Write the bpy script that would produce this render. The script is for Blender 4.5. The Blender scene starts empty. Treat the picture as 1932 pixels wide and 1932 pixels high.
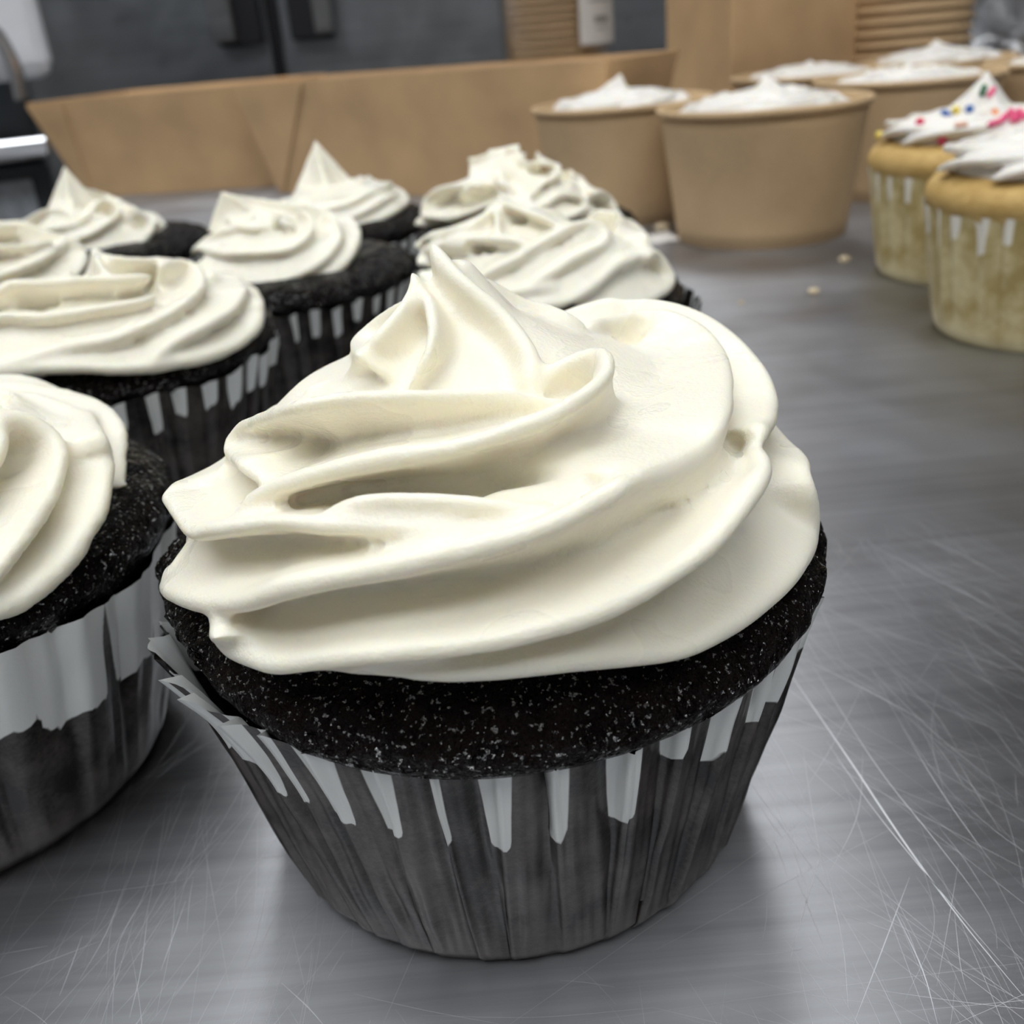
import bpy, bmesh, math, random
import numpy as np
from mathutils import Vector, Matrix, noise
S = 0.001                      # every length below is written in millimetres
scene = bpy.context.scene
COL = scene.collection

# ------------------------------------------------------------------ camera
PITCH, ROLL, CAM_H = math.radians(25.5), math.radians(5.3), 77.5
F = Vector((0, math.cos(PITCH), -math.sin(PITCH)))
R0 = Vector((1, 0, 0)); U0 = R0.cross(F)
R = R0 * math.cos(ROLL) - U0 * math.sin(ROLL); U = R.cross(F)
cam_data = bpy.data.cameras.new('camera')
cam = bpy.data.objects.new('camera', cam_data); COL.objects.link(cam)
cam.matrix_world = Matrix(((R.x, U.x, -F.x, 0), (R.y, U.y, -F.y, 0), (R.z, U.z, -F.z, CAM_H * S), (0, 0, 0, 1)))
cam_data.sensor_width = 36.0
cam_data.lens = 1900 / 1932 * 36.0
cam_data.clip_start = 0.005; cam_data.clip_end = 50
cam_data.dof.use_dof = True
cam_data.dof.focus_distance = 0.083
cam_data.dof.aperture_fstop = 42.0
scene.camera = cam

# ------------------------------------------------------------------ world, exposure, lamps
scene.view_settings.view_transform = 'Standard'
scene.view_settings.look = 'None'
scene.view_settings.gamma = 1.0
scene.view_settings.use_curve_mapping = False
scene.view_settings.exposure = 0.0
world = bpy.data.worlds.new('world'); scene.world = world
world.use_nodes = True
world.node_tree.nodes['Background'].inputs[0].default_value = (0.8, 0.86, 0.95, 1)
world.node_tree.nodes['Background'].inputs[1].default_value = 0.3
LAMP_STRENGTH = 5.9
CEILING_LAMPS = [(20, 1400), (-200, -80), (-1700, 600), (-700, -800), (650, -850)]     # x, y of the fluorescent panels (mm)


# ------------------------------------------------------------------ materials
def new_mat(name):
    m = bpy.data.materials.new(name); m.use_nodes = True
    nt = m.node_tree
    return m, nt, nt.nodes['Principled BSDF']


def N(nt, kind, **kw):
    n = nt.nodes.new(kind)
    for k, v in kw.items():
        setattr(n, k, v)
    return n


def coords(nt, scale=(1, 1, 1)):
    tc = N(nt, 'ShaderNodeTexCoord'); mp = N(nt, 'ShaderNodeMapping')
    mp.inputs['Scale'].default_value = scale
    nt.links.new(tc.outputs['Object'], mp.inputs['Vector'])
    return mp.outputs['Vector']


def noise_tex(nt, vec, scale, detail=3.0, rough=0.5):
    n = N(nt, 'ShaderNodeTexNoise')
    n.inputs['Scale'].default_value = scale; n.inputs['Detail'].default_value = detail
    n.inputs['Roughness'].default_value = rough
    nt.links.new(vec, n.inputs['Vector'])
    return n.outputs['Fac']


def ramp(nt, fac, stops):
    r = N(nt, 'ShaderNodeValToRGB')
    while len(r.color_ramp.elements) < len(stops):
        r.color_ramp.elements.new(0.5)
    for e, (p, c) in zip(r.color_ramp.elements, stops):
        e.position = p; e.color = (*c, 1) if len(c) == 3 else c
    nt.links.new(fac, r.inputs['Fac'])
    return r.outputs['Color']


def bump(nt, bsdf, height, strength, dist):
    b = N(nt, 'ShaderNodeBump')
    b.inputs['Strength'].default_value = strength; b.inputs['Distance'].default_value = dist
    nt.links.new(height, b.inputs['Height']); nt.links.new(b.outputs['Normal'], bsdf.inputs['Normal'])
    return b


def plain(name, col, rough=0.5, metal=0.0, var=0.0, scale=60.0, bmp=0.0, bdist=0.0002, spec=0.5):
    m, nt, b = new_mat(name)
    b.inputs['Roughness'].default_value = rough; b.inputs['Metallic'].default_value = metal
    b.inputs['Specular IOR Level'].default_value = spec
    v = coords(nt)
    f = noise_tex(nt, v, scale)
    lo = tuple(c * (1 - var) for c in col); hi = tuple(min(1, c * (1 + var)) for c in col)
    nt.links.new(ramp(nt, f, [(0.3, lo), (0.7, hi)]), b.inputs['Base Color'])
    if bmp:
        bump(nt, b, noise_tex(nt, v, scale * 6), bmp, bdist)
    return m


def frosting_mat(name, col, sss=0.4):
    m, nt, b = new_mat(name)
    b.inputs['Base Color'].default_value = (*col, 1)
    b.inputs['Subsurface Weight'].default_value = sss
    b.inputs['Subsurface Radius'].default_value = (1.0, 0.70, 0.22)
    b.inputs['Subsurface Scale'].default_value = 0.0013
    b.inputs['Specular IOR Level'].default_value = 0.4
    v = coords(nt)
    rf = noise_tex(nt, v, 90, 2)
    mr = N(nt, 'ShaderNodeMapRange'); mr.inputs['From Min'].default_value = 0.35; mr.inputs['From Max'].default_value = 0.65
    mr.inputs['To Min'].default_value = 0.20; mr.inputs['To Max'].default_value = 0.45
    nt.links.new(rf, mr.inputs['Value']); nt.links.new(mr.outputs['Result'], b.inputs['Roughness'])
    mx = N(nt, 'ShaderNodeMath', operation='MULTIPLY_ADD')
    nt.links.new(noise_tex(nt, v, 2600, 3, 0.6), mx.inputs[0]); mx.inputs[1].default_value = 1.0
    nt.links.new(noise_tex(nt, v, 500, 2), mx.inputs[2])
    bump(nt, b, mx.outputs[0], 0.6, 0.00016)
    return m


def cake_mat(name, dark, light, rough, spec, bstr, glint=0.0):
    m, nt, b = new_mat(name)
    v = coords(nt)
    f = noise_tex(nt, v, 260, 4, 0.6)
    nt.links.new(ramp(nt, f, [(0.35, dark), (0.7, light)]), b.inputs['Base Color'])
    b.inputs['Roughness'].default_value = rough; b.inputs['Specular IOR Level'].default_value = spec
    if glint:                                  # moist sugary specks among a dull crumb
        g = N(nt, 'ShaderNodeMapRange')
        g.inputs['From Min'].default_value = 0.61; g.inputs['From Max'].default_value = 0.66
        g.inputs['To Min'].default_value = spec; g.inputs['To Max'].default_value = 1.0
        b.inputs['IOR'].default_value = glint
        nt.links.new(noise_tex(nt, v, 2300, 2, 0.5), g.inputs['Value'])
        nt.links.new(g.outputs['Result'], b.inputs['Specular IOR Level'])
    mx = N(nt, 'ShaderNodeMath', operation='MULTIPLY_ADD')
    nt.links.new(noise_tex(nt, v, 1500, 3, 0.65), mx.inputs[0]); mx.inputs[1].default_value = 0.7
    nt.links.new(noise_tex(nt, v, 600, 3, 0.6), mx.inputs[2])
    bump(nt, b, mx.outputs[0], bstr, 0.0016)
    return m


def liner_mat(name, soaked_dark, soaked_light, dry):
    m, nt, b = new_mat(name)
    at = N(nt, 'ShaderNodeAttribute', attribute_name='dry')
    v = coords(nt)
    f1 = noise_tex(nt, v, 170, 3, 0.6); f2 = noise_tex(nt, v, 1900, 3, 0.7)
    ad = N(nt, 'ShaderNodeMath', operation='MULTIPLY_ADD')
    nt.links.new(f2, ad.inputs[0]); ad.inputs[1].default_value = 0.45; nt.links.new(f1, ad.inputs[2])
    pl = N(nt, 'ShaderNodeAttribute', attribute_name='pale')
    ad2 = N(nt, 'ShaderNodeMath', operation='MULTIPLY_ADD')
    nt.links.new(pl.outputs['Fac'], ad2.inputs[0]); ad2.inputs[1].default_value = 0.45
    nt.links.new(ad.outputs[0], ad2.inputs[2])
    wet = ramp(nt, ad2.outputs[0], [(0.62, soaked_dark), (0.98, soaked_light)])
    sh = N(nt, 'ShaderNodeMapRange'); sh.inputs['From Min'].default_value = 0.40; sh.inputs['From Max'].default_value = 0.60
    nt.links.new(at.outputs['Fac'], sh.inputs['Value'])
    mix = N(nt, 'ShaderNodeMix', data_type='RGBA')
    nt.links.new(sh.outputs['Result'], mix.inputs['Factor'])
    nt.links.new(wet, mix.inputs['A']); mix.inputs['B'].default_value = (*dry, 1)
    nt.links.new(mix.outputs['Result'], b.inputs['Base Color'])
    b.inputs['Roughness'].default_value = 0.34; b.inputs['Specular IOR Level'].default_value = 0.32
    bump(nt, b, ad.outputs[0], 0.35, 0.0002)
    return m


def kraft_mat(name, col, rough=0.75):
    m, nt, b = new_mat(name)
    v = coords(nt, (1, 1, 1))
    f = noise_tex(nt, v, 900, 4, 0.7)
    g = noise_tex(nt, v, 30, 2)
    ad = N(nt, 'ShaderNodeMath', operation='MULTIPLY_ADD')
    nt.links.new(f, ad.inputs[0]); ad.inputs[1].default_value = 0.6; nt.links.new(g, ad.inputs[2])
    lo = tuple(c * 0.86 for c in col); hi = tuple(c * 1.12 for c in col)
    nt.links.new(ramp(nt, ad.outputs[0], [(0.55, lo), (1.05, hi)]), b.inputs['Base Color'])
    b.inputs['Roughness'].default_value = rough; b.inputs['Specular IOR Level'].default_value = 0.25
    return m


def steel_mat(name, col, rough, brush=(6, 700, 6), bstr=0.15, bdist=0.00005, var=0.12, aniso=0.0):
    m, nt, b = new_mat(name)
    b.inputs['Metallic'].default_value = 1.0
    v = coords(nt, brush)
    f = noise_tex(nt, v, 1.0, 4, 0.65)
    g = noise_tex(nt, coords(nt), 18, 4, 0.6)
    lo = tuple(c * (1 - var) for c in col); hi = tuple(c * (1 + var) for c in col)
    nt.links.new(ramp(nt, f, [(0.3, lo), (0.7, hi)]), b.inputs['Base Color'])
    mr = N(nt, 'ShaderNodeMapRange'); mr.inputs['From Min'].default_value = 0.3; mr.inputs['From Max'].default_value = 0.7
    mr.inputs['To Min'].default_value = rough * 0.8; mr.inputs['To Max'].default_value = rough * 1.25
    nt.links.new(g, mr.inputs['Value']); nt.links.new(mr.outputs['Result'], b.inputs['Roughness'])
    bump(nt, b, f, bstr, bdist)
    if aniso:                                  # brushed along x: reflections smear across the brushing
        b.inputs['Anisotropic'].default_value = aniso
        tg = N(nt, 'ShaderNodeTangent', direction_type='UV_MAP'); tg.uv_map = 'brush'
        nt.links.new(tg.outputs['Tangent'], b.inputs['Tangent'])
    return m


def emit_mat(name, col, strength):
    m, nt, b = new_mat(name)
    b.inputs['Base Color'].default_value = (*col, 1)
    b.inputs['Emission Color'].default_value = (*col, 1)
    b.inputs['Emission Strength'].default_value = strength
    return m


def film_mat(name, col=(1, 1, 1), rough=0.12, clear=0.8):
    m, nt, b = new_mat(name)
    out = nt.nodes['Material Output']
    tr = N(nt, 'ShaderNodeBsdfTransparent'); gl = N(nt, 'ShaderNodeBsdfGlossy')
    tr.inputs['Color'].default_value = (*col, 1)
    gl.inputs['Roughness'].default_value = rough
    mx = N(nt, 'ShaderNodeMixShader')
    lw = N(nt, 'ShaderNodeLayerWeight'); lw.inputs['Blend'].default_value = 0.35
    mr = N(nt, 'ShaderNodeMapRange'); mr.inputs['To Min'].default_value = 1 - clear; mr.inputs['To Max'].default_value = 0.75
    nt.links.new(lw.outputs['Facing'], mr.inputs['Value'])
    nt.links.new(mr.outputs['Result'], mx.inputs[0])
    nt.links.new(tr.outputs[0], mx.inputs[1]); nt.links.new(gl.outputs[0], mx.inputs[2])
    nt.links.new(mx.outputs[0], out.inputs['Surface'])
    return m


M = {
    'frost': frosting_mat('buttercream', (0.935, 0.89, 0.755)),
    'frost_white': frosting_mat('white_buttercream', (0.86, 0.83, 0.77)),
    'choc': cake_mat('chocolate_crumb', (0.0025, 0.0016, 0.0014), (0.008, 0.005, 0.004), 0.12, 0.02, 1.0, 2.2),
    'vanilla': cake_mat('vanilla_crumb', (0.50, 0.32, 0.10), (0.66, 0.45, 0.17), 0.6, 0.3, 0.3),
    'liner_dark': liner_mat('greased_paper', (0.0045, 0.0036, 0.003), (0.080, 0.069, 0.062), (0.80, 0.82, 0.80)),
    'liner_cream': liner_mat('cream_paper', (0.40, 0.30, 0.11), (0.70, 0.60, 0.34), (0.85, 0.81, 0.70)),
    'kraft': kraft_mat('kraft_card', (0.60, 0.40, 0.215)),
    'kraft_cup': kraft_mat('kraft_cup_card', (0.56, 0.395, 0.225)),
    'kraft_edge': kraft_mat('kraft_cut_edge', (0.68, 0.47, 0.29)),
    'table': steel_mat('scratched_steel', (0.37, 0.375, 0.39), 0.37, (5, 520, 5), 0.3, aniso=0.82),
    'scratch': steel_mat('scratch_steel', (0.80, 0.81, 0.83), 0.55, (40, 40, 40), 0.0),
    'fridge': steel_mat('fridge_steel', (0.29, 0.305, 0.32), 0.33, (3, 3, 160), 0.05),
    'fridge_trim': steel_mat('handle_steel', (0.22, 0.22, 0.22), 0.4, (3, 3, 200), 0.05),
    'chrome': steel_mat('chrome', (0.75, 0.76, 0.78), 0.12, (5, 5, 5), 0.0),
    'black': plain('black_plastic', (0.008, 0.008, 0.010), 0.4),
    'dark_grey': plain('dark_grey_metal', (0.045, 0.055, 0.065), 0.4),
    'white_enamel': plain('white_enamel', (0.86, 0.88, 0.92), 0.35, var=0.03),
    'pale_patch': plain('pale_patch', (0.42, 0.46, 0.50), 0.5, var=0.2, scale=120),
    'wall': plain('painted_wall', (0.46, 0.455, 0.45), 0.8, var=0.03, scale=5),
    'ceiling': plain('ceiling_tile', (0.6, 0.6, 0.6), 0.9, var=0.03, scale=8),
    'floor': plain('quarry_tile', (0.26, 0.24, 0.23), 0.6, var=0.15, scale=12),
    'paper': plain('white_paper', (0.78, 0.76, 0.72), 0.7, var=0.03),
    'print': plain('grey_print', (0.30, 0.29, 0.27), 0.7),
    'crumb': plain('crumb', (0.72, 0.60, 0.40), 0.7, var=0.15, scale=900, bmp=0.5),
    'lamp': emit_mat('lamp_diffuser', (0.955, 0.975, 1.0), LAMP_STRENGTH),
    'film': film_mat('clear_film', clear=0.93),
    'film_crumpled': film_mat('crumpled_film', rough=0.2, clear=0.72),
}
SPRINKLE = {k: plain('sugar_' + k, c, 0.35, var=0.05) for k, c in {
    'green': (0.01, 0.13, 0.05), 'pink': (0.85, 0.10, 0.24), 'red': (0.72, 0.03, 0.10), 'yellow': (0.85, 0.66, 0.12),
    'blue': (0.05, 0.14, 0.42), 'orange': (0.88, 0.27, 0.07), 'peach': (0.85, 0.50, 0.36)}.items()}


# ------------------------------------------------------------------ object helpers
def mesh_from(name, verts, faces, smooth=True):
    me = bpy.data.meshes.new(name)
    me.from_pydata([(v[0] * S, v[1] * S, v[2] * S) for v in verts], [], [tuple(f) for f in faces])
    me.update()
    if smooth:
        me.polygons.foreach_set('use_smooth', [True] * len(me.polygons))
    return me


def put(name, me, mat, parent=None, loc=None):
    o = bpy.data.objects.new(name, me); COL.objects.link(o)
    if mat is not None and not me.materials:
        me.materials.append(mat)
    if parent is not None:
        o.parent = parent
    if loc is not None:
        o.location = [c * S for c in loc]
    return o


def tag(o, label=None, cat=None, group=None, kind=None):
    for k, v in (('label', label), ('category', cat), ('group', group), ('kind', kind)):
        if v:
            o[k] = v
    return o


def thing(name, label, cat, loc=(0, 0, 0), rot=0.0, group=None):
    o = bpy.data.objects.new(name, None); COL.objects.link(o)
    o.empty_display_size = 0.01
    o.location = [c * S for c in loc]; o.rotation_euler = (0, 0, math.radians(rot))
    return tag(o, label, cat, group)


def copy_tree(o, loc, rot=0.0, label=None):
    r = o.copy(); COL.objects.link(r)
    r.location = [c * S for c in loc]; r.rotation_euler = (0, 0, math.radians(rot))
    if label:
        r['label'] = label
    for ch in o.children:
        c = ch.copy(); COL.objects.link(c); c.parent = r
        for g in ch.children:
            d = g.copy(); COL.objects.link(d); d.parent = c
    return r


def box_vf(x0, x1, y0, y1, z0, z1):
    v = [(x0, y0, z0), (x1, y0, z0), (x1, y1, z0), (x0, y1, z0), (x0, y0, z1), (x1, y0, z1), (x1, y1, z1), (x0, y1, z1)]
    f = [(0, 3, 2, 1), (4, 5, 6, 7), (0, 1, 5, 4), (1, 2, 6, 5), (2, 3, 7, 6), (3, 0, 4, 7)]
    return v, f


def box(name, ext, mat, parent=None, bev=0.0):
    me = mesh_from(name, *box_vf(*ext), smooth=False)
    if bev:
        bm = bmesh.new(); bm.from_mesh(me)
        bmesh.ops.bevel(bm, geom=bm.edges[:], offset=bev * S, segments=2, affect='EDGES', profile=0.5)
        bm.to_mesh(me); bm.free()
    return put(name, me, mat, parent)


def slab(name, quad, thick, mat, parent=None):
    """a sheet of card: four corners (mm) thickened along its normal"""
    p = [Vector(q) for q in quad]
    n = (p[1] - p[0]).cross(p[-1] - p[0]).normalized() * thick
    k = len(p)
    v = [tuple(q) for q in p] + [tuple(q + n) for q in p]
    f = [tuple(range(k))[::-1], tuple(range(k, 2 * k))] + [(i, (i + 1) % k, k + (i + 1) % k, k + i) for i in range(k)]
    return put(name, mesh_from(name, v, f, smooth=False), mat, parent)


def lathe_vf(profile, seg=64, wob=None):
    v, f = [], []
    for (r, z) in profile:
        for i in range(seg):
            t = 2 * math.pi * i / seg
            v.append((r * math.cos(t), r * math.sin(t), z))
    n = len(profile)
    for j in range(n - 1):
        for i in range(seg):
            a, b = j * seg + i, j * seg + (i + 1) % seg
            f.append((a, b, b + seg, a + seg))
    return v, f


def catmull(pts, step):
    P = [np.array(p, float) for p in pts]
    P = [2 * P[0] - P[1]] + P + [2 * P[-1] - P[-2]]
    out = []
    for i in range(1, len(P) - 2):
        p0, p1, p2, p3 = P[i - 1:i + 3]
        n = max(1, int(np.linalg.norm((p2 - p1)[:3]) / step))
        for k in range(n):
            t = k / n
            out.append(0.5 * ((2 * p1) + (-p0 + p2) * t + (2 * p0 - 5 * p1 + 4 * p2 - p3) * t * t + (-p0 + 3 * p1 - 3 * p2 + p3) * t ** 3))
    out.append(P[-2])
    return np.array(out)


# ------------------------------------------------------------------ piped buttercream
def fin_vf(pts, root, wt, wb, step=0.7):
    """one piped ridge: a blade with a rounded crest along pts, concave flanks running down to its root in the swirl"""
    C = catmull(pts, step)
    n = len(C)
    T = np.gradient(C, axis=0); T /= np.linalg.norm(T, axis=1)[:, None] + 1e-9
    rr, rz = root
    rad = np.hypot(C[:, 0], C[:, 1]) + 1e-6
    k = np.minimum(rr / rad, 0.8)
    Q = np.stack([C[:, 0] * k, C[:, 1] * k, np.full(n, rz)], 1)
    D = Q - C
    L = np.linalg.norm(D, axis=1)
    D /= L[:, None] + 1e-9
    c4 = np.abs((D * T).sum(1)) ** 4 * 3           # where a ridge runs straight inwards let its root drop down instead
    dn = np.array([0, 0, -1.0]); dn = dn - T * (T @ dn)[:, None]
    D = D - T * (D * T).sum(1)[:, None] + dn * c4[:, None]
    L = np.minimum(L, 16)
    D /= np.linalg.norm(D, axis=1)[:, None] + 1e-9
    for _ in range(6):
        D[1:-1] = D[:-2] * .25 + D[1:-1] * .5 + D[2:] * .25
    D /= np.linalg.norm(D, axis=1)[:, None] + 1e-9
    W = np.cross(T, D); W /= np.linalg.norm(W, axis=1)[:, None] + 1e-9
    arc = np.concatenate([[0], np.cumsum(np.linalg.norm(np.diff(C, axis=0), axis=1))])
    endt = np.minimum(1, np.minimum(arc, arc[-1] - arc) / 3.0)
    sc = 0.35 + 0.65 * np.sin(endt * math.pi / 2)
    S_ = [0.0, 0.12, 0.4, 0.8, 1.3]
    sec = [(wt * (1 - math.cos(a)), wt * math.sin(a)) for a in (0.0, 0.45, 0.9, 1.35)]
    for q in (0.2, 0.4, 0.6, 0.8, 1.0):
        sec.append((None, q))
    verts, faces = [], []
    m = None
    for i in range(n):
        ring = []
        for (d, w) in sec:
            if d is None:
                q = w; d2 = wt + (max(L[i], 3.0) - wt) * q; w2 = (wt + (wb - wt) * q ** 2.1) * sc[i]
            else:
                d2 = d; w2 = w * sc[i]
            ring.append((d2, w2))
        full = ring + [(d, -w) for d, w in ring[:0:-1]]
        m = len(full)
        for d, w in full:
            verts.append(C[i] + D[i] * d + W[i] * w)
    for i in range(n - 1):
        for j in range(m):
            a, b = i * m + j, i * m + (j + 1) % m
            faces.append((a, b, b + m, a + m))
    faces.append(tuple(range(m))[::-1]); faces.append(tuple((n - 1) * m + j for j in range(m)))
    return verts, faces


def frosting_mesh(name, fins, core, voxel, smooth=4, lumps=0.25, seed=1, peaks=(), close=0.0):
    V, Fc = [], []

    def add(v, f):
        o = len(V); V.extend(v); Fc.extend([tuple(i + o for i in q) for q in f])
    for (nm, root, wt, wb, pts) in fins:
        add(*fin_vf(pts, root, wt, wb))
    v, f = lathe_vf(core, 48)
    k = len(core)
    f.append(tuple(range(48))[::-1]); f.append(tuple((k - 1) * 48 + i for i in range(48)))
    add(v, f)
    for (bx, by, z0, r0, tx, ty, z1, tw) in peaks:          # pulled tip: a fluted, twisted cone
        vv, ff = [], []
        for j in range(15):
            t = j / 14
            for i in range(40):
                an = 2 * math.pi * i / 40
                r = r0 * ((1 - t) ** 1.15 * 0.95 + 0.05 * (1 - t * 0.9)) * (1 + 0.22 * math.cos(5 * an + tw * t))
                vv.append((bx + (tx - bx) * t ** 1.3 + r * math.cos(an), by + (ty - by) * t ** 1.3 + r * math.sin(an), z0 + (z1 - z0) * t))
        ff = [(j * 40 + i, j * 40 + (i + 1) % 40, (j + 1) * 40 + (i + 1) % 40, (j + 1) * 40 + i) for j in range(14) for i in range(40)]
        ff += [tuple(range(40))[::-1], tuple(14 * 40 + i for i in range(40))]
        add(vv, ff)
    me = mesh_from(name + '_raw', V, Fc)
    tmp = bpy.data.objects.new('tmp', me); COL.objects.link(tmp)
    r = tmp.modifiers.new('r', 'REMESH'); r.mode = 'VOXEL'; r.voxel_size = voxel * S; r.use_smooth_shade = True
    if close:                                  # fill hairline cracks between ridges: swell, fuse, shrink back
        s = tmp.modifiers.new('s0', 'SMOOTH'); s.factor = 0.5; s.iterations = 2
        d = tmp.modifiers.new('d1', 'DISPLACE'); d.strength = close * S; d.mid_level = 0.0
        r2 = tmp.modifiers.new('r2', 'REMESH'); r2.mode = 'VOXEL'; r2.voxel_size = voxel * S; r2.use_smooth_shade = True
        s = tmp.modifiers.new('s1', 'SMOOTH'); s.factor = 0.5; s.iterations = 2
        d = tmp.modifiers.new('d2', 'DISPLACE'); d.strength = -close * S; d.mid_level = 0.0
    s = tmp.modifiers.new('s', 'SMOOTH'); s.factor = 0.5; s.iterations = smooth
    dg = bpy.context.evaluated_depsgraph_get(); dg.update()
    out = bpy.data.meshes.new_from_object(tmp.evaluated_get(dg))
    bpy.data.objects.remove(tmp); bpy.data.meshes.remove(me)
    out.name = name
    # drop closed voids left inside the swirl
    nv = len(out.vertices); ed = np.empty(len(out.edges) * 2, np.int64); out.edges.foreach_get('vertices', ed); ed = ed.reshape(-1, 2)
    lab = np.arange(nv)
    while True:
        m = np.minimum(lab[ed[:, 0]], lab[ed[:, 1]]); new = lab.copy()
        np.minimum.at(new, ed[:, 0], m); np.minimum.at(new, ed[:, 1], m); new = new[new]
        if (new == lab).all():
            break
        lab = new
    big = np.bincount(lab).argmax()
    if (lab != big).any():
        bm = bmesh.new(); bm.from_mesh(out); bm.verts.ensure_lookup_table()
        bmesh.ops.delete(bm, geom=[bm.verts[i] for i in np.nonzero(lab != big)[0]], context='VERTS')
        bm.to_mesh(out); bm.free()
    # small hand-piped unevenness
    if lumps:
        co = np.empty(len(out.vertices) * 3); out.vertices.foreach_get('co', co); co = co.reshape(-1, 3)
        nr = np.empty(len(out.vertices) * 3); out.vertices.foreach_get('normal', nr); nr = nr.reshape(-1, 3)
        h = np.array([noise.noise((c[0] * 180 + seed, c[1] * 180, c[2] * 180)) for c in co])
        co += nr * (h * lumps * S)[:, None]
        out.vertices.foreach_set('co', co.reshape(-1)); out.update()
    out.polygons.foreach_set('use_smooth', [True] * len(out.polygons))
    return out


def swirl_fins(rng, Rb, z0, zt, n, span, rot, tip=0.0, wt=1.0, tipx=0.0, rise=0.8, flare=1.0):
    """ridges of a rosette: each starts low at the rim, sweeps round, climbs and curls in towards the peak"""
    fins = []
    H = zt - z0
    for k in range(n):
        a0 = rot + 360.0 * k / n + rng.uniform(-6, 6)
        sp = span * rng.uniform(0.85, 1.15); rj = rng.uniform(0.94, 1.03)
        pts = []
        for i in range(9):
            t = i / 8
            r = Rb * rj * (1 - 0.80 * t ** 1.25) * (0.94 + 0.06 * min(1, t * 5)) * flare
            z = z0 + H * 0.80 * (t ** rise) + (-0.8 if i == 0 else 0)
            a = math.radians(a0 + sp * t)
            pts.append((r * math.cos(a), r * math.sin(a), z))
        fins.append(('ridge', (Rb * 0.45, z0 + H * 0.28), wt, 4.2 * Rb / 33, pts))
    return fins


def swirl_core(Rb, z0, zt):
    H = zt - z0
    return [(0.05, z0 - 2), (Rb * .80, z0 - 2), (Rb * .86, z0 + H * .08), (Rb * .74, z0 + H * .30), (Rb * .52, z0 + H * .52),
            (Rb * .30, z0 + H * .70), (Rb * .12, z0 + H * .86), (0.05, z0 + H * .92)]


# ------------------------------------------------------------------ cakes and paper liners
def cake_mesh(name, prof, seg, amp, freq, seed, lip=None):
    """body of revolution with a crumbly displaced surface; lip(theta_deg) scales the overhang"""
    P = []
    for a, b in zip(prof[:-1], prof[1:]):
        n = max(1, int(math.hypot(b[0] - a[0], b[1] - a[1]) / (210.0 / seg)))
        P += [(a[0] + (b[0] - a[0]) * i / n, a[1] + (b[1] - a[1]) * i / n) for i in range(n)]
    P.append(prof[-1])
    P = np.array(P)
    for _ in range(3):
        P[1:-1] = P[:-2] * .25 + P[1:-1] * .5 + P[2:] * .25
    v, f = lathe_vf([tuple(p) for p in P], seg)
    out = []
    for (x, y, z) in v:
        r = math.hypot(x, y) + 1e-6; th = math.degrees(math.atan2(y, x))
        if lip:
            s, dz = lip(th)
            k = min(1, max(0, (r - 24) / 8)); kz = k * min(1, max(0, (z - 22) / 4))
            x *= 1 + (s - 1) * k; y *= 1 + (s - 1) * k; z += dz * kz
        q = (x * freq + seed * 7.1, y * freq, z * freq)
        d = noise.noise(q) * 0.6 + noise.noise((q[0] * 2.3, q[1] * 2.3, q[2] * 2.3)) * 0.35 + noise.noise((q[0] * 5, q[1] * 5, q[2] * 5)) * 0.2
        out.append((x + x / r * d * amp, y + y / r * d * amp, z + d * amp * 0.8))
    n = len(P)
    f.append(tuple(range(seg))); f.append(tuple((n - 1) * seg + i for i in range(seg))[::-1])
    f = [q[::-1] for q in f]
    return mesh_from(name, out, f)


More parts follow.
